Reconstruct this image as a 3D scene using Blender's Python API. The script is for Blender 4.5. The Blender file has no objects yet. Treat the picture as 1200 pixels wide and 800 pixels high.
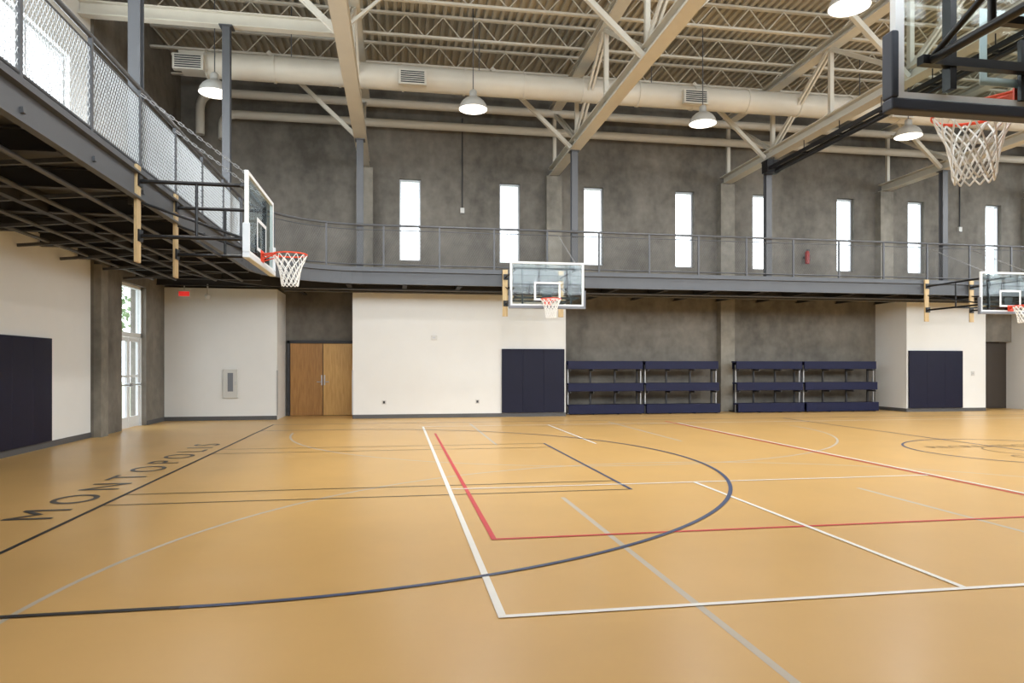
import bpy, math, random
from mathutils import Vector, Matrix
random.seed(3)
sc = bpy.context.scene
try:
    sc.view_settings.view_transform = 'Standard'
except Exception: pass

# ------------------------------------------------------------ materials
def lin(c):
    return tuple(((v/255)/12.92 if v/255 <= 0.04045 else ((v/255+0.055)/1.055)**2.4) for v in c)
def mat(name, rgb, rough=0.6, metal=0.0, var=0.0, scale=3.0, bump=0.0, spec=0.5, emit=0.0, rgb2=None, coat=0.0):
    m = bpy.data.materials.new(name); m.use_nodes = True
    nt = m.node_tree; b = nt.nodes['Principled BSDF']
    c = lin(rgb)
    b.inputs['Base Color'].default_value = (*c, 1)
    b.inputs['Roughness'].default_value = rough
    b.inputs['Metallic'].default_value = metal
    b.inputs['Specular IOR Level'].default_value = spec
    if coat:
        b.inputs['Coat Weight'].default_value = coat; b.inputs['Coat Roughness'].default_value = 0.22
    if emit:
        b.inputs['Emission Color'].default_value = (*c, 1); b.inputs['Emission Strength'].default_value = emit
    if var > 0 or bump > 0 or rgb2:
        tc = nt.nodes.new('ShaderNodeTexCoord')
        n = nt.nodes.new('ShaderNodeTexNoise'); n.inputs['Scale'].default_value = scale
        n.inputs['Detail'].default_value = 6; n.inputs['Roughness'].default_value = 0.6
        nt.links.new(tc.outputs['Object'], n.inputs['Vector'])
        r = nt.nodes.new('ShaderNodeValToRGB')
        r.color_ramp.elements[0].position = 0.3; r.color_ramp.elements[1].position = 0.7
        a = tuple(x*(1-var) for x in c); d = lin(rgb2) if rgb2 else tuple(min(1, x*(1+var)) for x in c)
        r.color_ramp.elements[0].color = (*a, 1); r.color_ramp.elements[1].color = (*d, 1)
        nt.links.new(n.outputs['Fac'], r.inputs['Fac'])
        nt.links.new(r.outputs['Color'], b.inputs['Base Color'])
        if bump:
            bp = nt.nodes.new('ShaderNodeBump'); bp.inputs['Strength'].default_value = bump
            bp.inputs['Distance'].default_value = 0.02
            nt.links.new(n.outputs['Fac'], bp.inputs['Height']); nt.links.new(bp.outputs['Normal'], b.inputs['Normal'])
    return m

def wood_mat(name, a, b2, axis_scale=(12, 12, 1.0)):
    m = mat(name, a, 0.45)
    nt = m.node_tree; b = nt.nodes['Principled BSDF']
    tc = nt.nodes.new('ShaderNodeTexCoord'); mp = nt.nodes.new('ShaderNodeMapping')
    mp.inputs['Scale'].default_value = axis_scale
    n = nt.nodes.new('ShaderNodeTexNoise'); n.inputs['Scale'].default_value = 2.5; n.inputs['Detail'].default_value = 8
    r = nt.nodes.new('ShaderNodeValToRGB')
    r.color_ramp.elements[0].color = (*lin(a), 1); r.color_ramp.elements[1].color = (*lin(b2), 1)
    r.color_ramp.elements[0].position = 0.35; r.color_ramp.elements[1].position = 0.65
    nt.links.new(tc.outputs['Object'], mp.inputs['Vector']); nt.links.new(mp.outputs['Vector'], n.inputs['Vector'])
    nt.links.new(n.outputs['Fac'], r.inputs['Fac']); nt.links.new(r.outputs['Color'], b.inputs['Base Color'])
    return m

def concrete_mat(name, rgb):
    m = bpy.data.materials.new(name); m.use_nodes = True
    nt = m.node_tree; b = nt.nodes['Principled BSDF']; b.inputs['Roughness'].default_value = 0.8
    b.inputs['Specular IOR Level'].default_value = 0.3
    c = lin(rgb)
    tc = nt.nodes.new('ShaderNodeTexCoord')
    n1 = nt.nodes.new('ShaderNodeTexNoise'); n1.inputs['Scale'].default_value = 0.55; n1.inputs['Detail'].default_value = 9; n1.inputs['Roughness'].default_value = 0.62
    n2 = nt.nodes.new('ShaderNodeTexNoise'); n2.inputs['Scale'].default_value = 4.0; n2.inputs['Detail'].default_value = 6
    mp = nt.nodes.new('ShaderNodeMapping'); mp.inputs['Scale'].default_value = (1.2, 1.2, 0.45)
    nt.links.new(tc.outputs['Object'], mp.inputs['Vector'])
    nt.links.new(mp.outputs['Vector'], n1.inputs['Vector']); nt.links.new(tc.outputs['Object'], n2.inputs['Vector'])
    mx = nt.nodes.new('ShaderNodeMix'); mx.data_type = 'FLOAT'; mx.inputs[0].default_value = 0.3
    nt.links.new(n1.outputs['Fac'], mx.inputs[2]); nt.links.new(n2.outputs['Fac'], mx.inputs[3])
    r = nt.nodes.new('ShaderNodeValToRGB')
    r.color_ramp.elements[0].position = 0.36; r.color_ramp.elements[1].position = 0.64
    r.color_ramp.elements[0].color = (*[x*0.6 for x in c], 1); r.color_ramp.elements[1].color = (*[min(1, x*1.38) for x in c], 1)
    nt.links.new(mx.outputs[0], r.inputs['Fac']); nt.links.new(r.outputs['Color'], b.inputs['Base Color'])
    bp = nt.nodes.new('ShaderNodeBump'); bp.inputs['Strength'].default_value = 0.15; bp.inputs['Distance'].default_value = 0.01
    nt.links.new(n2.outputs['Fac'], bp.inputs['Height']); nt.links.new(bp.outputs['Normal'], b.inputs['Normal'])
    return m

def glass_mat(name, tint=(1, 1, 1), refl=0.1):
    m = bpy.data.materials.new(name); m.use_nodes = True
    nt = m.node_tree; nt.nodes.clear()
    o = nt.nodes.new('ShaderNodeOutputMaterial'); t = nt.nodes.new('ShaderNodeBsdfTransparent'); t.inputs[0].default_value = (*tint, 1)
    g = nt.nodes.new('ShaderNodeBsdfGlossy'); g.inputs['Roughness'].default_value = 0.03
    x = nt.nodes.new('ShaderNodeMixShader'); x.inputs[0].default_value = refl
    nt.links.new(t.outputs[0], x.inputs[1]); nt.links.new(g.outputs[0], x.inputs[2]); nt.links.new(x.outputs[0], o.inputs[0])
    return m

M = dict(
 floor=mat('gym_floor_urethane', (221, 178, 110), 0.38, var=0.045, scale=0.7, spec=0.5, coat=0.15),
 white=mat('white_paint', (230, 230, 228), 0.75, var=0.015, scale=1.5),
 conc=concrete_mat('board_formed_concrete', (116, 111, 103)),
 conc2=concrete_mat('pier_concrete', (134, 129, 119)),
 cream=mat('cream_steel_paint', (205, 200, 188), 0.55, var=0.03),
 deck=mat('roof_deck_paint', (172, 166, 152), 0.6, var=0.06, scale=0.8),
 duct=mat('duct_paint', (206, 201, 190), 0.5, var=0.03),
 steel=mat('grey_steel_paint', (86, 88, 92), 0.5, 0.2, var=0.05),
 dark=mat('dark_steel', (58, 58, 61), 0.55, 0.3, var=0.08),
 soffit=mat('track_soffit', (76, 75, 74), 0.7, var=0.12, scale=1.0),
 trackfl=mat('track_rubber', (90, 90, 95), 0.85, var=0.05),
 black=mat('black_powdercoat', (22, 22, 25), 0.4, 0.2, var=0.05),
 alu=mat('brushed_aluminium', (190, 192, 195), 0.4, 0.7, var=0.04),
 wframe=mat('white_frame_paint', (225, 228, 230), 0.4, var=0.02),
 mesh=mat('galvanised_wire', (195, 200, 204), 0.45, 0.1, var=0.03),
 meshd=mat('wire_grey', (120, 122, 124), 0.5, 0.3, var=0.03),
 navy=mat('navy_vinyl', (12, 15, 42), 0.55, var=0.08, scale=5, spec=0.3),
 navyseat=mat('navy_seat', (15, 21, 58), 0.5, var=0.08, scale=4, spec=0.3),
 orange=mat('rim_orange', (225, 70, 35), 0.4, var=0.04),
 net=mat('net_cord', (238, 238, 236), 0.8, var=0.03),
 padg=mat('edge_pad_grey', (120, 124, 132), 0.6, var=0.05),
 padb=mat('edge_pad_slate', (48, 53, 66), 0.55, var=0.05),
 padw=mat('edge_pad_pale', (205, 210, 216), 0.6, var=0.04),
 woodp=wood_mat('maple_backer', (205, 180, 136), (182, 154, 110)),
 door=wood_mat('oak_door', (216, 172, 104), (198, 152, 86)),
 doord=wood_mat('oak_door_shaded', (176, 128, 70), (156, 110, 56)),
 brown=mat('brown_door', (62, 54, 47), 0.5, var=0.05),
 base=mat('grey_vinyl_base', (86, 86, 87), 0.6, var=0.05),
 glass=glass_mat('window_glass', (0.97, 0.99, 1.0), 0.06),
 bglass=glass_mat('backboard_glass', (0.88, 0.93, 0.93), 0.02),
 lwhite=mat('line_white', (246, 245, 242), 0.45, var=0.02),
 lred=mat('line_red', (214, 62, 72), 0.45, var=0.05),
 lblue=mat('line_navy', (66, 80, 114), 0.42, var=0.05),
 lgrey=mat('line_grey', (200, 190, 176), 0.45, var=0.03),
 lblack=mat('line_black', (38, 38, 44), 0.45, var=0.05),
 ltext=mat('lettering_charcoal', (74, 70, 68), 0.4, var=0.08),
 ltan=mat('logo_tan', (150, 122, 84), 0.45, var=0.05),
 lens=mat('lamp_lens', (255, 251, 244), 0.5, emit=1.6),
 dome=mat('lamp_dome', (205, 205, 202), 0.35, 0.3, var=0.03),
 red=mat('extinguisher_red', (150, 30, 28), 0.35, var=0.05),
 exitred=mat('exit_sign_red', (225, 50, 45), 0.4, emit=0.6),
 plate=mat('plastic_plate', (208, 207, 203), 0.5, var=0.02),
 grass=mat('lawn', (168, 172, 150), 0.9, var=0.15, scale=1.5),
 leaf=mat('foliage', (150, 168, 132), 0.8, var=0.3, scale=4, bump=0.6),
 bark=mat('bark', (110, 96, 82), 0.9, var=0.2, scale=8),
 paving=mat('paving', (206, 204, 198), 0.85, var=0.05),
)

# ------------------------------------------------------------ mesh builder
class MB:
    def __init__(s): s.V=[]; s.F=[]; s.I=[]; s.m=[]; s.sm=[]
    def mi(s, k):
        if k not in s.m: s.m.append(k)
        return s.m.index(k)
    def add(s, vs, fs, k, smooth=False):
        o=len(s.V); i=s.mi(k); s.V += [tuple(v) for v in vs]
        for f in fs: s.F.append([o+a for a in f]); s.I.append(i); s.sm.append(smooth)
    def box(s, x0,x1,y0,y1,z0,z1,k):
        if x0>x1:x0,x1=x1,x0
        if y0>y1:y0,y1=y1,y0
        if z0>z1:z0,z1=z1,z0
        v=[(x0,y0,z0),(x1,y0,z0),(x1,y1,z0),(x0,y1,z0),(x0,y0,z1),(x1,y0,z1),(x1,y1,z1),(x0,y1,z1)]
        s.add(v,[(0,3,2,1),(4,5,6,7),(0,1,5,4),(1,2,6,5),(2,3,7,6),(3,0,4,7)],k)
    def tube(s,p,q,r,k,n=8,r2=None):
        p=Vector(p);q=Vector(q);d=(q-p)
        if d.length<1e-6:return
        d.normalize(); a=Vector((0,0,1)) if abs(d.z)<0.9 else Vector((1,0,0))
        u=d.cross(a).normalized(); w=d.cross(u); r2=r if r2 is None else r2
        vs=[]
        for c,rr in ((p,r),(q,r2)):
            for i in range(n):
                t=2*math.pi*i/n; vs.append(c+u*(rr*math.cos(t))+w*(rr*math.sin(t)))
        fs=[(i,(i+1)%n,n+(i+1)%n,n+i) for i in range(n)]
        s.add(vs,fs,k,n>5)
        s.add(vs[:n],[tuple(range(n))[::-1]],k); s.add(vs[n:],[tuple(range(n))],k)
    def beam(s,p,q,w,h,k):
        p=Vector(p);q=Vector(q);d=(q-p).normalized()
        a=Vector((0,0,1)) if abs(d.z)<0.95 else Vector((0,1,0))
        u=d.cross(a).normalized(); v=u.cross(d).normalized()
        vs=[]
        for c in (p,q):
            for sx,sy in ((-1,-1),(1,-1),(1,1),(-1,1)):
                vs.append(c+u*(sx*w/2)+v*(sy*h/2))
        s.add(vs,[(3,2,1,0),(4,5,6,7),(0,1,5,4),(1,2,6,5),(2,3,7,6),(3,0,4,7)],k)
    def ibeam(s,p,q,w,h,t,k):
        p=Vector(p);q=Vector(q);z=Vector((0,0,h/2-t/2))
        s.beam(p+z,q+z,w,t,k); s.beam(p-z,q-z,w,t,k); s.beam(p,q,t,h-2*t,k)
    def path(s,pts,r,k,n=8):
        for a,b in zip(pts,pts[1:]): s.tube(a,b,r,k,n)
    def sweep(s,pts,r,k,n=14):
        P=[Vector(p) for p in pts]; vs=[]; up=None
        for i,p in enumerate(P):
            d=(P[min(i+1,len(P)-1)]-P[max(i-1,0)]).normalized()
            if up is None:
                a=Vector((0,0,1)) if abs(d.z)<0.9 else Vector((0,1,0)); up=(a-d*a.dot(d)).normalized()
            else: up=(up-d*up.dot(d)).normalized()
            u=d.cross(up)
            for j in range(n):
                t=2*math.pi*j/n; vs.append(p+u*r*math.cos(t)+up*r*math.sin(t))
        fs=[(i*n+j,i*n+(j+1)%n,(i+1)*n+(j+1)%n,(i+1)*n+j) for i in range(len(P)-1) for j in range(n)]
        s.add(vs,fs,k,True); s.add(vs[:n],[tuple(range(n))],k); s.add(vs[-n:],[tuple(range(n))],k)
    def lathe(s,prof,c,k,n=28,caps=True):
        vs=[];c=Vector(c)
        for r,z in prof:
            for i in range(n):
                t=2*math.pi*i/n; vs.append((c.x+r*math.cos(t),c.y+r*math.sin(t),c.z+z))
        fs=[(j*n+i,j*n+(i+1)%n,(j+1)*n+(i+1)%n,(j+1)*n+i) for j in range(len(prof)-1) for i in range(n)]
        s.add(vs,fs,k,True)
    def torus(s,c,R,r,k,n=40,m=8):
        vs=[];c=Vector(c)
        for i in range(n):
            t=2*math.pi*i/n
            for j in range(m):
                q=2*math.pi*j/m; rr=R+r*math.cos(q); vs.append((c.x+rr*math.cos(t),c.y+rr*math.sin(t),c.z+r*math.sin(q)))
        s.add(vs,[(i*m+j,((i+1)%n)*m+j,((i+1)%n)*m+(j+1)%m,i*m+(j+1)%m) for i in range(n) for j in range(m)],k,True)
    def build(s,name,parent=None,bevel=0):
        me=bpy.data.meshes.new(name); me.from_pydata(s.V,[],s.F)
        for k in s.m: me.materials.append(M[k])
        me.polygons.foreach_set('material_index',s.I); me.polygons.foreach_set('use_smooth',s.sm); me.update()
        o=bpy.data.objects.new(name,me); sc.collection.objects.link(o)
        if parent: o.parent=parent
        if bevel:
            b=o.modifiers.new('bevel','BEVEL'); b.width=bevel; b.segments=3; b.limit_method='ANGLE'
        return o
def empty(name,loc=(0,0,0),rz=0):
    e=bpy.data.objects.new(name,None); e.empty_display_size=0.2; e.location=loc; e.rotation_euler=(0,0,rz)
    sc.collection.objects.link(e); return e

# ------------------------------------------------------------ dimensions
XL,XR=-6.2,27.6; YF,YB=-0.9,20.9; ZR=10.05
YW=19.45                       # face of the white closet walls
EX0,EX1,EY0,EY1=-3.3,24.7,2.4,18.0   # inner edge of running track
ZD=3.93; ZS=3.58
TX=[-0.97,4.78,10.53,16.28,22.03]

# floor
b=MB(); b.box(XL-0.3,XR+0.3,YF-0.3,YB+0.3,-0.2,0,'floor'); b.build('floor')

def wall(name, axis, c0, c1, a0, a1, z0, z1, holes, k):
    b=MB(); xs=sorted({a0,a1,*[h[0] for h in holes],*[h[1] for h in holes]})
    for x0,x1 in zip(xs,xs[1:]):
        zs=[(z0,z1)]
        for h in holes:
            if h[0]<=x0+1e-6 and h[1]>=x1-1e-6:
                nz=[]
                for p,q in zs:
                    if h[2]>p: nz.append((p,min(q,h[2])))
                    if h[3]<q: nz.append((max(p,h[3]),q))
                zs=nz
        for p,q in zs:
            if q-p<1e-4: continue
            if axis=='x': b.box(x0,x1,c0,c1,p,q,k)
            else: b.box(c0,c1,x0,x1,p,q,k)
    return b.build(name)

def window(name, axis, c, a0,a1,z0,z1, vm=0, hm=0):
    b=MB(); f=0.05
    def bx(a,bb,c0,c1,p,q,k):
        if axis=='x': b.box(a,bb,c0,c1,p,q,k)
        else: b.box(c0,c1,a,bb,p,q,k)
    bx(a0,a0+f,c-.05,c+.05,z0,z1,'alu'); bx(a1-f,a1,c-.05,c+.05,z0,z1,'alu')
    bx(a0+f,a1-f,c-.05,c+.05,z0,z0+f,'alu'); bx(a0+f,a1-f,c-.05,c+.05,z1-f,z1,'alu')
    for i in range(1,vm+1):
        a=a0+(a1-a0)*i/(vm+1); bx(a-.03,a+.03,c-.05,c+.05,z0+f,z1-f,'alu')
    for i in range(1,hm+1):
        z=z0+(z1-z0)*i/(hm+1); bx(a0+f,a1-f,c-.04,c+.04,z-.025,z+.025,'alu')
    bx(a0+f,a1-f,c-.005,c+.005,z0+f,z1-f,'glass')
    return b.build(name)

# back wall with slot windows
wc=[]
for k in range(5):
    for s in (-1.53,1.53):
        x=1.9+5.75*k+s
        if x<27: wc.append(x)
holes=[(x-.32,x+.32,4.66,7.13) for x in wc]
wall('wall_back','x',YB,YB+.3,XL-.3,XR+.3,0,ZR,holes,'conc')
for i,h in enumerate(holes): window('window_%d'%(i+1),'x',YB+.18,h[0],h[1],h[2],h[3],0,0)
# left wall
wall('wall_left','y',XL-.3,XL,YF,15.2,0,ZR,[(7.4,14.3,4.8,7.4)],'white')
window('window_11','y',XL-.15,7.4,14.3,4.8,7.4,4,1)
wall('wall_left_concrete','y',XL-.3,XL+.06,15.2,YB,0,ZR,[(16.65,18.15,0,3.4)],'conc')
wall('wall_right','y',XR,XR+.3,YF,YB,0,ZR,[(3,9,4.8,8.6),(11,17,4.8,8.6)],'white')
window('window_12','y',XR+.15,3,9,4.8,8.6,4,2); window('window_13','y',XR+.15,11,17,4.8,8.6,4,2)  # unseen right-hand windows, added to brighten the hall
fh=[(x-2.1,x+2.1,5.0,9.0) for x in (-3.5,1.9,7.65,13.4,19.15,24.6)]  # unseen windows behind the camera, added as openings for fill light
wall('wall_front','x',YF-.3,YF,XL-.3,XR+.3,0,ZR,fh,'white')
for i,h in enumerate(fh): window('window_%d'%(14+i),'x',YF-.15,*h,2,2)

# closet walls under the track
def closet(name,x0,x1,z1=ZS-0.02):
    b=MB(); b.box(x0,x1,YW,YB-.002,0,z1,'white'); o=b.build(name); return o
closet('wall_closet_corner',XL+.07,-3.25); closet('wall_closet_middle',-1.24,4.85); closet('wall_closet_east',16.05,18.95); closet('wall_closet_far',20.9,XR-.01)
# baseboards
def baseboard(name,segs):
    b=MB()
    for s in segs: b.box(*s,0,0.11,'base')
    b.build(name)
baseboard('baseboard_back',[(XL+.07,-3.25,YW-.015,YW),(-1.24,4.85,YW-.015,YW),(16.04,18.95,YW-.015,YW),(20.9,XR-.02,YW-.015,YW),(16.035,16.05,YW,YB-.01)])
baseboard('baseboard_left',[(XL,XL+.015,YF,15.19)])
baseboard('baseboard_concrete',[(XL+.06,XL+.075,18.2,YW)])
# corner guards
b=MB(); b.box(-3.27,-3.235,YW-.004,YW+.06,0.12,1.35,'alu'); b.build('trim_corner_guard_1')
b=MB(); b.box(-1.255,-1.22,YW-.004,YW+.06,0.12,1.35,'alu'); b.build('trim_corner_guard_2')

# concrete piers on back wall
for i,x in enumerate(TX[1:]):
    b=MB(); b.box(x-.24,x+.24,YB-.28,YB+.01,0 if i in(1,) else ZD,7.35,'conc2'); b.build('wall_pier_%d'%(i+1))
b=MB(); b.box(TX[0]-.24,TX[0]+.24,YB-.28,YB+.01,ZD,7.35,'conc2'); b.build('wall_pier_5')
b=MB()
b.box(XL+.06,XL+.2,15.2,15.55,0,3.55,'conc2'); b.build('wall_pier_6')

# ------------------------------------------------------------ doors
e=empty('double_door',(0,0,0))
b=MB(); b.box(-3.2,-3.12,YB-.1,YB,0,2.2,'dark'); b.box(-1.32,-1.24,YB-.1,YB,0,2.2,'dark'); b.box(-3.2,-1.24,YB-.1,YB,2.14,2.22,'dark'); b.build('door_frame',e)
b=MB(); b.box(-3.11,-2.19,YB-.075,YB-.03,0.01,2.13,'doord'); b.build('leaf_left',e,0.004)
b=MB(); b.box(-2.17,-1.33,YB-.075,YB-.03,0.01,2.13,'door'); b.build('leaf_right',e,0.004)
b=MB()
b.box(-2.235,-2.2,YB-.08,YB-.074,.9,1.2,'alu'); b.tube((-2.22,YB-.08,1.0),(-2.22,YB-.14,1.0),.012,'alu'); b.tube((-2.22,YB-.14,1.0),(-2.35,YB-.14,1.0),.012,'alu')
b.box(-2.15,-2.115,YB-.08,YB-.074,.9,1.2,'alu'); b.tube((-2.13,YB-.08,1.0),(-2.13,YB-.14,1.0),.012,'alu'); b.tube((-2.13,YB-.14,1.0),(-2.0,YB-.14,1.0),.012,'alu')
b.build('hardware',e)
e.name='door_1'
# glazed entrance door in left wall
e=empty('door_2'); X=XL-.1
b=MB(); y0,y1=16.65,18.15
for (a,c,p,q) in [(y0,y0+.06,0,3.4),(y1-.06,y1,0,3.4),(y0,y1,3.33,3.4),(y0,y1,2.16,2.26)]:
    b.box(X-.06,X+.06,a,c,p,q,'wframe')
b.box(X-.008,X+.008,y0+.06,y1-.06,2.26,3.33,'glass'); b.build('door_frame',e)
for j,(a,c) in enumerate([(y0+.07,17.39),(17.41,y1-.07)]):
    b=MB(); b.box(X-.025,X+.025,a,a+.08,.01,2.15,'wframe'); b.box(X-.025,X+.025,c-.08,c,.01,2.15,'wframe')
    b.box(X-.025,X+.025,a+.08,c-.08,.01,.26,'wframe'); b.box(X-.025,X+.025,a+.08,c-.08,2.05,2.15,'wframe'); b.box(X-.02,X+.02,a+.08,c-.08,1.2,1.25,'wframe')
    b.box(X-.005,X+.005,a+.08,c-.08,.26,2.05,'glass'); b.tube((X+.08,a+.06,1.02),(X+.08,c-.06,1.02),.018,'alu'); b.box(X+.02,X+.09,a+.04,a+.09,.98,1.06,'alu'); b.box(X+.02,X+.09,c-.09,c-.04,.98,1.06,'alu')
    b.build('leaf_%d'%(j+1),e)
# brown door on the right
e=empty('door_3')
b=MB(); b.box(18.955,20.895,YB-.5,YB,2.3,3.55,'conc'); b.build('transom_panel',e)
b=MB(); b.box(18.955,19.9,YB-.3,YB-.25,.01,2.28,'brown'); b.build('leaf_1',e,.004)
b=MB(); b.box(19.93,20.89,YB-.3,YB-.25,.01,2.28,'brown'); b.tube((19.98,YB-.36,.9),(19.98,YB-.36,1.2),.014,'alu'); b.box(19.96,20.0,YB-.37,YB-.3,.93,.96,'alu'); b.box(19.96,20.0,YB-.37,YB-.3,1.14,1.17,'alu'); b.build('leaf_2',e)

# ------------------------------------------------------------ running track balcony
R=2.4
def loop(off=0.0,n=14):
    x0,x1,y0,y1=EX0-off,EX1+off,EY0-off,EY1+off; r=R+off; P=[]
    for cx,cy,a0 in ((x0+r,y1-r,180),(x1-r,y1-r,90),(x1-r,y0+r,0),(x0+r,y0+r,-90)):
        for i in range(n+1):
            t=math.radians(a0-90*i/n); P.append(Vector((cx+r*math.cos(t),cy+r*math.sin(t),0)))
    P.append(P[0].copy()); return P
e=empty('running_track')
b=MB()
zt,zb=ZD,ZD-.12
b.box(XL+.01,EX0,YF+.01,YB-.01,zb,zt,'soffit'); b.box(EX1,XR-.01,YF+.01,YB-.01,zb,zt,'soffit')
b.box(EX0,EX1,EY1,YB-.01,zb,zt,'soffit'); b.box(EX0,EX1,YF+.01,EY0,zb,zt,'soffit')
L=loop(0); n=14
for ci,(cx,cy) in enumerate(((EX0,EY1),(EX1,EY1),(EX1,EY0),(EX0,EY0))):
    arc=L[ci*(n+1):(ci+1)*(n+1)]
    for p,q in zip(arc,arc[1:]):
        vs=[(cx,cy,zb),(p.x,p.y,zb),(q.x,q.y,zb),(cx,cy,zt),(p.x,p.y,zt),(q.x,q.y,zt)]
        b.add(vs,[(0,1,2),(3,5,4),(1,4,5,2)],'soffit')
b.build('deck_slab',e)
def ribbon(b,o0,o1,z0,z1,k):
    A=loop(o0);B=loop(o1);N=len(A);vs=[]
    for p,q in zip(A,B): vs+= [(p.x,p.y,z0),(q.x,q.y,z0),(q.x,q.y,z1),(p.x,p.y,z1)]
    fs=[]
    for i in range(N-1):
        for j in range(4):
            fs.append((i*4+j,i*4+(j+1)%4,(i+1)*4+(j+1)%4,(i+1)*4+j))
    b.add(vs,fs,k)
b=MB(); ribbon(b,-.02,0.0,3.6,4.02,'steel'); ribbon(b,-.09,0.0,3.58,3.605,'steel'); ribbon(b,-.09,0,3.9,3.925,'steel'); ribbon(b,1.4,1.5,3.55,3.8,'dark')
b.build('edge_beam',e)
b=MB()
y=0.2
while y<YB-.6:
    b.ibeam((XL+.02,y,3.68),(EX0,y,3.68),.12,.24,.02,'dark'); b.ibeam((EX1,y,3.68),(XR-.02,y,3.68),.12,.24,.02,'dark'); y+=1.44
x=EX0+.6
while x<EX1:
    b.ibeam((x,EY1+.02,3.68),(x,YB-.02,3.68),.12,.24,.02,'dark'); b.ibeam((x,YF+.02,3.68),(x,EY0-.02,3.68),.12,.24,.02,'dark'); x+=1.44
for X in (-5.7,-5.2,-4.3,-3.7): b.tube((X,YF+.1,3.52),(X,17.3,3.52),.03,'steel')
for Y in (18.5,19.1): b.tube((-3,Y,3.5),(24,Y,3.5),.03,'steel')
for yy in [0.9+1.44*i for i in range(12)]:
    b.beam((XL+.03,yy,3.45),(EX0+.05,yy,3.72),.05,.05,'steel')
b.build('floor_beams',e)
# railing
def arclen(P):
    s=[0]
    for a,c in zip(P,P[1:]): s.append(s[-1]+(c-a).length)
    return s
RL=loop(0.06); RS=arclen(RL)
import bisect
def at(s):
    s=max(0,min(s,RS[-1]-1e-6)); i=bisect.bisect_right(RS,s)-1; t=(s-RS[i])/max(1e-9,RS[i+1]-RS[i]); return RL[i].lerp(RL[i+1],t)
cuts=[RS[0],RS[15],RS[30],RS[45],RS[60]]
for si in range(4):
    s0,s1=cuts[si],cuts[si+1]
    e=empty('track_railing')
    seg=[RL[i] for i in range(len(RL)) if s0-1e-6<=RS[i]<=s1+1e-6]
    b=MB()
    for z,r in ((5.12,.03),(4.1,.018),(5.0,.012)): b.path([Vector((p.x,p.y,z)) for p in seg],r,'steel',8)
    s=s0+.05
    while s<s1:
        p=at(s); b.box(p.x-.022,p.x+.022,p.y-.022,p.y+.022,ZD,5.1,'steel'); s+=1.45
    b.build('rails_and_posts',e)
    b=MB(); pitch=.062; s=s0; H=.88
    west = (si==3)
    while s<s1:
        for sg in (1,-1):
            p=at(s if sg>0 else s+H*.6); q=at(s+H*.6 if sg>0 else s)
            b.tube((p.x,p.y,4.11),(q.x,q.y,4.11+H),.0042 if west else .0022,'mesh' if west else 'meshd',3)
        s+=pitch
    b.build('wire_mesh',e)

# hanger columns at track edge
def column(x,y,z1,name='steel_column',w=.17):
    b=MB(); b.box(x-w/2,x+w/2,y-w/2,y-w/2+.02,3.6,z1,'steel'); b.box(x-w/2,x+w/2,y+w/2-.02,y+w/2,3.6,z1,'steel'); b.box(x-.015,x+.015,y-w/2+.02,y+w/2-.02,3.6,z1,'steel')
    b.box(x-.13,x+.13,y-.13,y+.13,z1-.02,z1,'steel'); b.box(x-.13,x+.13,y-.13,y+.13,ZD+.001,ZD+.02,'steel')
    return b.build(name)
for x in TX: column(x,18.22,7.36)
for y in (4.9,9.8,14.7): column(EX0-.14,y,8.38,w=.15)

# ------------------------------------------------------------ roof
b=MB(); pitch=.2; x=XL-.3; vs=[];k=0
prof=[]
while x<XR+.3:
    prof += [(x,ZR),(x+.075,ZR),(x+.095,ZR+.08),(x+.18,ZR+.08)]; x+=pitch
for px,pz in prof: vs += [(px,YF-.3,pz),(px,YB+.3,pz)]
b.add(vs,[(2*i,2*i+2,2*i+3,2*i+1) for i in range(len(prof)-1)],'deck')
b.box(XL-.3,XR+.3,YF-.3,YB+.3,ZR+.1,ZR+.25,'deck'); b.build('ceiling')
# joists
y=0.6
while y<YB-.3:
    b=MB(); b.beam((XL+.07,y,ZR-.03),(XR-.02,y,ZR-.03),.1,.05,'cream'); b.beam((XL+.07,y,9.5),(XR-.02,y,9.5),.09,.05,'cream')
    x=XL+.1; up=True
    while x<XR-.5:
        b.tube((x,y,ZR-.04 if up else 9.5),(x+.45,y,9.5 if up else ZR-.04),.014,'cream',5); x+=.45; up=not up
    b.build('roof_joist'); y+=1.62
# trusses
for ti,x in enumerate(TX):
    b=MB(); z0,z1=7.5,9.36
    b.ibeam((x,YF+.02,z0),(x,YB-.02,z0),.3,.26,.03,'cream'); b.ibeam((x,YF+.02,z1),(x,YB-.02,z1),.3,.2,.03,'cream')
    n=8; ys=[YF+.3+(YB-YF-.6)*i/n for i in range(n+1)]
    for i,yy in enumerate(ys):
        b.beam((x,yy,z0+.1),(x,yy,z1-.08),.1,.1,'cream')
        if i<n:
            a,c=(z0+.1,z1-.08) if i%2 else (z1-.08,z0+.1)
            for o in (-.05,.05): b.beam((x+o,yy,a),(x+o,ys[i+1],c),.05,.09,'cream')
    b.build('roof_truss')
    b=MB()
    for yy in (18.2,12.6,7.0,1.4):
        b.beam((x-.1,yy,7.45),(x-2.3,yy,9.46),.1,.1,'cream')
        b.beam((x+.1,yy,7.6),(x+2.1,yy,9.46),.05,.05,'cream') if yy!=18.2 else None
    b.build('truss_brace')
for yy in (4.9,9.8,14.7):
    b=MB(); b.ibeam((XL+.01,yy,8.52),(TX[0]-.02,yy,8.52),.2,.28,.025,'cream'); b.build('roof_girder')

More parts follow.
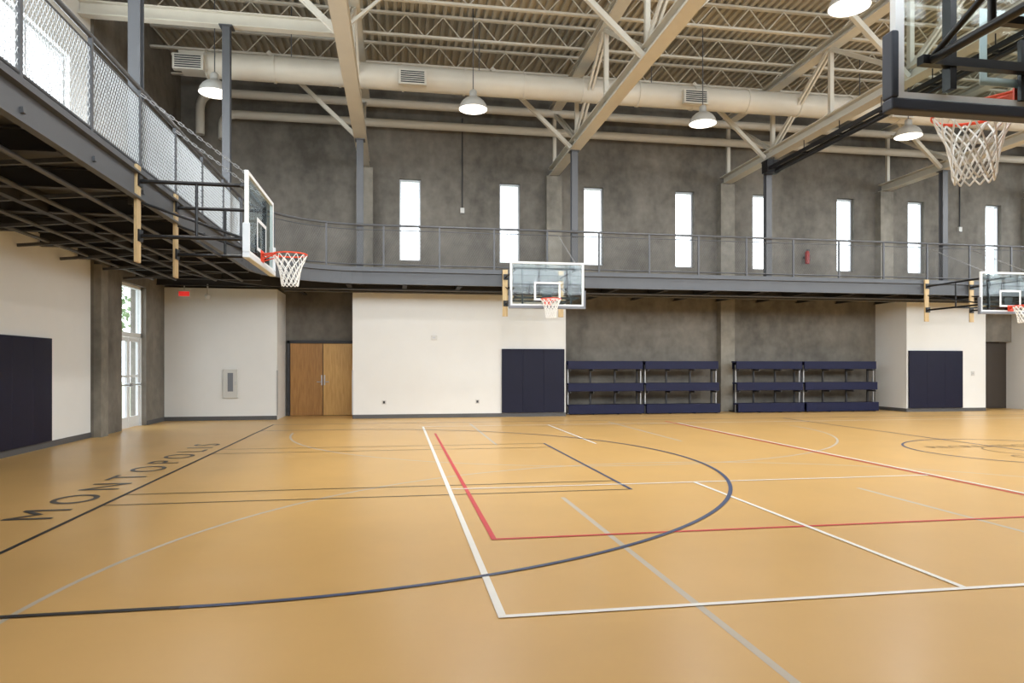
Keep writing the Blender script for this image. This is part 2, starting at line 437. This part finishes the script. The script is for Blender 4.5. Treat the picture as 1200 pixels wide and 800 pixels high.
# ------------------------------------------------------------ ducts
e=empty('air_duct')
b=MB(); b.sweep([(-4.4,16.9,8.5),(XR-.1,16.9,8.5)],.3,'duct',24)
x=-4.4
while x<XR-.5:
    b.sweep([(x,16.9,8.5),(x+.05,16.9,8.5)],.32,'duct',24); x+=1.5
b.box(-4.95,-4.4,16.65,17.15,8.3,8.7,'duct')
b.build('main_run',e)
b=MB()
for x in (-4.7,0.35,7.55,13.5,19):
    b.box(x-.33,x+.33,16.48,16.62,8.2,8.55,'duct')
    for i in range(6): b.box(x-.28,x+.28,16.465,16.48,8.24+i*.05,8.262+i*.05,'dark')
b.build('grilles',e)
b=MB()
for x in (-2.5,2,6.5,12.5,18): b.tube((x,16.9,8.8),(x,16.9,ZR+.02),.012,'steel',5)
b.build('hanger_rods',e)
def bend(p0,corner,p1,r=.4,n=8):
    c=Vector(corner);a=(Vector(p0)-c).normalized();d=(Vector(p1)-c).normalized();out=[]
    for i in range(n+1):
        t=i/n; A=c+a*r;B=c+d*r; out.append((1-t)**2*A+2*t*(1-t)*c+t*t*B)
    return [Vector(p0)]+out+[Vector(p1)]
y=20.45
b=MB(); b.sweep(bend((-4.9,y,7.9),(-4.9,y,8.62),(XR-.1,y,8.62)),.12,'duct',14); b.build('supply_pipe')
b=MB(); b.sweep(bend((-5.5,y,8.0),(-5.5,y,9.2),(XR-.1,y,9.2),.5),.12,'duct',14); b.build('supply_pipe')

# ------------------------------------------------------------ pendants
for yy in (4.8,10.4,16.0):
    for x in (-4.0,1.75,7.5,13.25,19.0,24.6):
        e=empty('pendant_lamp',(x,yy,7.5))
        b=MB()
        b.lathe([(.335,0),(.33,.03),(.31,.1),(.26,.18),(.18,.25),(.1,.29),(.09,.33),(.09,.42),(.05,.46),(.0,.46)],(0,0,0),'dome',28)
        b.lathe([(.325,.0),(.3,.08),(.2,.2),(.0,.24)],(0,0,0),'lens',28)
        b.build('shade',e)
        b=MB(); b.lathe([(.315,.012),(.2,-.02),(0,-.035)],(0,0,0),'lens',28); b.build('diffuser',e)
        b=MB(); b.tube((0,0,.45),(0,0,2.5),.012,'steel',6); b.build('rod',e)
        ld=bpy.data.lights.new('lamp_light','AREA'); ld.shape='DISK'; ld.size=.6; ld.energy=115; ld.color=(1,.98,.95)
        lo=bpy.data.objects.new('bulb',ld); sc.collection.objects.link(lo); lo.parent=e; lo.location=(0,0,-.06)

# ------------------------------------------------------------ basketball hoops
def hoop(loc,rz,L,pad,netr=.006,arm='black',dz=0):
    e=empty('basketball_hoop',(loc[0],loc[1],dz),rz)
    b=MB(); b.box(-.86,.86,-.014,-.002,2.96,3.92,'bglass'); b.build('glass_board',e)
    b=MB()
    b.box(-.915,-.86,-.04,.005,2.9,3.98,'wframe'); b.box(.86,.915,-.04,.005,2.9,3.98,'wframe')
    b.box(-.86,.86,-.04,.005,3.93,3.98,'wframe'); b.box(-.86,.86,-.04,.005,2.9,2.96,'wframe')
    for s in (-1,1):
        b.box(s*.305-.025,s*.305+.025,0,.003,3.05,3.5,'wframe')
    b.box(-.28,.28,0,.003,3.45,3.5,'wframe'); b.box(-.28,.28,0,.003,3.05,3.1,'wframe')
    b.build('board_frame',e)
    b=MB(); b.box(-.95,.95,-.06,.03,2.85,2.92,pad); b.box(-.95,-.905,-.06,.03,2.92,3.3,pad); b.box(.905,.95,-.06,.03,2.92,3.3,pad); b.build('edge_padding',e,.012)
    b=MB(); b.torus((0,.385,3.05),.235,.011,'orange'); b.box(-.09,.09,.004,.016,2.93,3.09,'orange'); b.box(-.07,.07,.01,.16,3.035,3.05,'orange')
    for s in (-1,1): b.tube((s*.07,.02,2.96),(s*.15,.22,3.04),.009,'orange',6); b.tube((s*.07,.02,3.04),(s*.19,.25,3.045),.009,'orange',6)
    b.build('rim',e)
    b=MB(); rr=[.235,.2,.165,.14,.128,.12,.11]; zz=[3.045,2.96,2.88,2.79,2.71,2.64,2.6]
    def nd(k,i):
        t=2*math.pi*(i+.5*(k%2))/12; return (rr[k]*math.cos(t),.385+rr[k]*math.sin(t),zz[k])
    for k in range(6):
        for i in range(12):
            b.tube(nd(k,i),nd(k+1,i),netr,'net',5); b.tube(nd(k,i),nd(k+1,i-1 if k%2==0 else i+1),netr,'net',5)
    b.build('net',e)
    b=MB()
    for z in (3.12,3.82):
        b.beam((-.8,-.09,z),(.8,-.09,z),.05,.05,arm)
    for s in (-1,1):
        b.beam((s*.6,-.075,2.97),(s*.6,-.075,3.93),.04,.06,arm)
        for z in (3.12,3.82): b.tube((s*.74,-.09,z),(s*.74,-L,z),.026,arm,10)
        b.tube((s*.74,-.12,3.14),(s*.74,-L,3.55),.018,arm,8)
        b.tube((s*.74,-L*.5,3.12),(s*.74,-L*.5,3.82),.02,arm,8)
        b.box(s*.74-.07,s*.74+.07,-L-.02,-L,3.05,3.2,arm); b.box(s*.74-.07,s*.74+.07,-L-.02,-L,3.75,3.9,arm)
    b.beam((-.74,-L*.55,3.12),(.74,-L*.55,3.12),.04,.04,arm)
    b.box(-.12,.12,-.07,-.045,2.95,3.3,arm)
    b.build('support_arms',e)
    b=MB()
    for s in (-1,1): b.box(s*.76-.07,s*.76+.07,-L-.06,-L-.02,2.78,4.02,'woodp')
    b.build('wood_backers',e,.006)
    b=MB()
    for s in (-1,1):
        p=Vector((s*.7,-L-.02,4.95)); q=Vector((s*.7,-.05,3.98)); n=int((q-p).length/.07)
        for i in range(n):
            a=p.lerp(q,i/n); c=p.lerp(q,(i+1.15)/n); o=Vector((.012,0,0)) if i%2 else Vector((0,.008,.01))
            b.tube(a+o,c+o,.005,'alu',4); b.tube(a-o,c-o,.005,'alu',4)
    b.build('chains',e)
    return e
hoop((-1.9,10.12),-math.pi/2,1.33,'padw')
hoop((3.57,16.15),math.pi,1.72,'padg',.008)
hoop((16.2,15.85),math.pi,2.02,'padg',.008)
hoop((3.7,3.5),0,1.0,'padb',dz=.06)

# rolled divider curtain under truss
e=empty('divider_curtain')
b=MB(); x=TX[2]-.05
for o in (-.13,.13): b.beam((x+o,3.2,7.05),(x+o,17.9,7.05),.06,.09,'black')
y=3.3
while y<18: b.beam((x-.16,y,7.05),(x+.16,y,7.05),.05,.05,'black'); b.tube((x,y,7.05),(x,y,7.38),.012,'black',5); y+=1.45
b.box(x-.2,x+.2,17.8,18.1,6.95,7.3,'black'); b.build('carrier_rails',e)
b=MB(); b.sweep([(x,3.3,6.93),(x,17.7,6.93)],.05,'black',12); b.build('rolled_fabric',e)

# ------------------------------------------------------------ bleacher units
for x0,x1 in ((5.05,7.42),(7.5,9.9),(10.5,12.76),(12.84,15.4)):
    e=empty('folding_bleacher',((x0+x1)/2,20.2,0)); w=(x1-x0)/2
    for i,(z0,z1,yo) in enumerate(((.02,.3,-.32),(.7,.95,-.26),(1.37,1.62,-.2))):
        b=MB(); b.box(-w,w,yo,yo+.05,z0,z1,'navyseat'); b.box(-w,w,yo+.05,yo+.34,z1-.05,z1,'navyseat'); b.box(-w+.02,w-.02,yo+.3,yo+.34,z0,z1-.05,'navy'); b.build('seat_row_%d'%(i+1),e,.012)
    b=MB()
    for s in (-w+.08,-w*.33,w*.33,w-.08):
        b.box(s-.025,s+.025,.1,.15,0,1.55,'dark'); b.box(s-.02,s+.02,-.24,.12,1.32,1.36,'dark'); b.box(s-.02,s+.02,-.26,.12,.64,.69,'dark'); b.box(s-.02,s+.02,-.25,.4,0,.04,'dark')
    for s in (-w+.02,w-.045): b.box(s,s+.025,-.1,-.05,0,1.5,'alu')
    b.build('frame',e)

# ------------------------------------------------------------ wall pads
def pads(axis,c,a0,a1,n):
    e=empty('wall_pad'); w=(a1-a0)/n
    for i in range(n):
        b=MB(); p,q=a0+i*w+.001,a0+(i+1)*w-.001
        if axis=='x': b.box(p,q,c-.06,c-.002,.12,1.96,'navy')
        else: b.box(c+.002,c+.06,p,q,.12,1.96,'navy')
        b.build('panel_%d'%(i+1),e,.006)
pads('x',YW,2.95,4.8,3); pads('x',YW,16.1,18.05,3); pads('y',XL,9.6,13.5,6)

# ------------------------------------------------------------ small wall items
e=empty('extinguisher_cabinet',(-4.45,YW,0))
b=MB(); b.box(-.19,.19,-.05,-.001,.6,1.38,'plate'); b.build('housing',e,.008)
b=MB(); b.box(-.07,.07,-.056,-.05,.78,1.28,'padg'); b.box(.12,.14,-.07,-.05,.95,1.05,'alu'); b.build('window',e)
for x,z in ((-.38,.45),(2.25,.45)):
    b=MB(); b.box(x-.06,x+.06,YW-.012,YW-.001,z-.06,z+.06,'plate'); b.box(x-.03,x+.03,YW-.016,YW-.012,z-.035,z+.035,'dark'); b.build('wall_outlet',None)
b=MB(); b.box(.93,1.1,YW-.03,YW-.001,2.2,2.33,'plate'); b.box(.97,1.05,YW-.034,YW-.03,2.25,2.29,'alu'); b.build('thermostat',None)
b=MB(); b.box(18.4,18.52,YW-.02,YW-.001,1.15,1.3,'plate'); b.box(18.44,18.48,YW-.026,YW-.02,1.2,1.25,'alu'); b.build('light_switch',None)
e=empty('exit_sign',(-5.5,19.0,3.25)); b=MB(); b.box(-.16,.16,-.02,.02,0,.2,'plate'); b.box(-.13,.13,-.026,-.02,.04,.16,'exitred'); b.tube((0,0,.2),(0,0,.33),.015,'plate',6); b.build('sign_body',e)
e=empty('security_camera',(-4.9,18.9,3.2)); b=MB(); b.lathe([(.001,0),(.05,.015),(.07,.06),(.075,.1),(.06,.14),(0,.14)],(0,0,0),'plate',18); b.tube((0,0,.14),(0,0,.4),.02,'plate',8); b.build('dome',e)
e=empty('fire_extinguisher',(13.4,20.72,4.85)); b=MB(); b.lathe([(0,0),(.07,0),(.075,.02),(.075,.36),(.05,.42),(.02,.44),(0,.44)],(0,0,0),'red',16); b.build('cylinder',e)
b=MB(); b.box(-.02,.08,-.015,.015,.44,.49,'black'); b.tube((0,0,.45),(.09,0,.3),.012,'black',6); b.tube((.09,0,.3),(.09,0,.1),.014,'black',6); b.box(-.04,.04,.07,.17,.2,.26,'dark'); b.build('valve_and_hose',e)
for x,z0 in ((1.95,6.3),(19.3,6.3)):
    b=MB(); b.tube((x,YB-.03,z0),(x,YB-.03,9.05),.018,'dark',6); b.box(x-.06,x+.06,YB-.07,YB-.001,z0-.16,z0,'plate'); b.build('wall_conduit')

# ------------------------------------------------------------ court markings
b=MB(); cnt=[0]
def zz_(z): cnt[0]+=1; return z*.6+cnt[0]*.00012
def strip(p,q,w,k,z):
    z=zz_(z)
    p=Vector((*p,0));q=Vector((*q,0));d=(q-p).normalized();nn=Vector((-d.y,d.x,0))*w/2
    vs=[p-nn,q-nn,q+nn,p+nn]; vs=[(v.x,v.y,z) for v in vs]; b.add(vs,[(0,1,2,3)],k)
def arc(cx,cy,r,a0,a1,w,k,z,n=90):
    z=zz_(z)
    vs=[]
    for i in range(n+1):
        t=math.radians(a0+(a1-a0)*i/n)
        for rr in (r-w/2,r+w/2): vs.append((cx+rr*math.cos(t),cy+rr*math.sin(t),z))
    b.add(vs,[(2*i,2*i+1,2*i+3,2*i+2) for i in range(n)],k)
W=.04
CY=10.2; BX=-3.06; CX=10.7
# cross court (pale grey)
for cy,sg in ((3.95,1),(15.5,-1)):
    a0,a1=(0,180) if sg>0 else (180,360)
    arc(3.65,cy,5.9,a0,a1,.04,'lgrey',.001)
    base=2.65 if sg>0 else 17.3
    for x in (1.81,5.45): strip((x,base),(x,base+sg*4.75),.05,'lgrey',.001)
# main court (black / navy)
strip((BX,CY-7.6),(BX,CY+7.6),.045,'lblack',.003)
strip((BX,CY-7.55),(24.4,CY-7.55),W,'lblue',.003); strip((BX,CY+7.55),(24.4,CY+7.55),W,'lblue',.003)
hx=-1.3; r3=5.85
for d in (2.44,1.83):
    strip((BX,CY-d),(2.73,CY-d),.025,'lblack',.0035); strip((BX,CY+d),(2.73,CY+d),.025,'lblack',.0035)
strip((2.73,CY-2.46),(2.73,CY+2.46),.04,'lblue',.0035)
arc(CX,CY,1.83,0,360,.04,'lblue',.0035); arc(CX,CY,.6,0,360,.03,'ltan',.0035)
strip((CX,CY-7.55),(CX,CY+7.55),.04,'lblue',.0035)
# badminton (red)
strip((.8,5.7),(.8,14.9),.045,'lred',.004); strip((.78,5.7),(14,5.7),.04,'lred',.004); strip((7.0,5.7),(7.0,17.2),.045,'lred',.004)
# volleyball (white)
strip((.6,3.93),(.6,16.6),.05,'lwhite',.0045); strip((.575,3.93),(20.6,3.93),.045,'lwhite',.0045); strip((.575,16.6),(20.6,16.6),.045,'lwhite',.0045)
strip((3.68,3.93),(3.68,8.1),.045,'lwhite',.0045); strip((.6,8.1),(7.0,8.1),.04,'lwhite',.0045)
strip((3.68,12.4),(3.68,16.6),.045,'lwhite',.0045)
strip((7.09,3.93),(7.09,16.6),.045,'lwhite',.0045)
arc(hx,10.25,r3,-90,90,.046,'lblue',.005); strip((BX,10.25-r3),(hx,10.25-r3),.046,'lblack',.005); strip((BX,10.25+r3),(hx,10.25+r3),.046,'lblue',.005)
b.build('court_line_markings')
# lettering
def lettering(name,txt,loc,rz,size,k,ext=1.0,sp=1.0):
    cu=bpy.data.curves.new(name,'FONT'); cu.body=txt; cu.size=size; cu.align_x='LEFT'; cu.space_character=sp; cu.materials.append(M[k])
    o=bpy.data.objects.new(name,cu); sc.collection.objects.link(o); o.location=loc; o.rotation_euler=(0,0,rz); o.scale=(ext,1,1)
    return o
lettering('floor_lettering','MONTOPOLIS',(-3.27,7.1,.004),math.pi/2,.64,'ltext',1.15,1.55)
lettering('floor_lettering','RECREATION',(9.4,10.75,.004),0,.38,'ltan',1.0,1.05)
lettering('floor_lettering','CENTER',(9.8,9.4,.004),0,.42,'ltan',1.0,1.05)

# ------------------------------------------------------------ outside
b=MB(); b.box(-60,70,-60,80,-.6,-.25,'grass'); b.build('ground_exterior')
b=MB(); b.box(-11,XL-.31,14,21,-.22,-.05,'paving'); b.build('entrance_paving')
def tree(x,y,h,r):
    e=empty('tree',(x,y,-.25)); b=MB(); b.tube((0,0,0),(0,0,h*.55),.16,'bark',10,.1)
    for i in range(5):
        t=i*1.26; b.tube((0,0,h*.45),(r*.6*math.cos(t),r*.6*math.sin(t),h*.75),.06,'bark',6,.03)
    b.build('trunk',e)
    b=MB()
    for i in range(260):
        v=Vector((random.gauss(0,1),random.gauss(0,1),random.gauss(0,1))).normalized()*r*random.uniform(.4,1); c=Vector((v.x,v.y,h*.78+v.z*.7))
        for j in range(6):
            a=Vector((random.uniform(-1,1),random.uniform(-1,1),random.uniform(-1,1))).normalized(); d=a.cross(Vector((.3,.5,1))).normalized(); p=c+a*.15
            b.add([p-a*.18,p+d*.1,p+a*.18,p-d*.1],[(0,1,2,3)],'leaf')
    b.build('foliage',e)
tree(-15,32,5.5,2.3); tree(-18,44,6.5,2.8)
# world
w=bpy.data.worlds.new('world'); sc.world=w; w.use_nodes=True; nt=w.node_tree; bg=nt.nodes['Background']
bg.inputs['Color'].default_value=(.90,.95,1,1); bg.inputs['Strength'].default_value=4.0

# sky light outside left window; added fill outside unseen front and right windows
def area(name,loc,rot,sx,sy,e,col=(.95,.98,1)):
    l=bpy.data.lights.new(name,'AREA'); l.shape='RECTANGLE'; l.size=sx; l.size_y=sy; l.energy=e; l.color=col
    o=bpy.data.objects.new(name,l); sc.collection.objects.link(o); o.location=loc; o.rotation_euler=rot
for x in (-3.5,1.9,7.65,13.4,19.15,24.6): area('fill_front',(x,YF-.5,7.0),(math.radians(90),0,0),4.2,4,640)
area('daylight_left',(XL-.6,10.85,6.1),(math.radians(90),0,math.radians(-90)),6.8,2.5,440)
for y in (6,14): area('fill_right',(XR+.6,y,6.7),(math.radians(90),0,math.radians(90)),6,3.8,700)

cam=bpy.data.cameras.new('camera'); co=bpy.data.objects.new('camera',cam); sc.collection.objects.link(co)
cam.lens=24; cam.sensor_width=36; cam.shift_y=29/1200; cam.clip_start=.05; cam.clip_end=300
co.location=(0,0,1.46); co.rotation_euler=(math.radians(90),0,math.radians(-9.5)); sc.camera=co
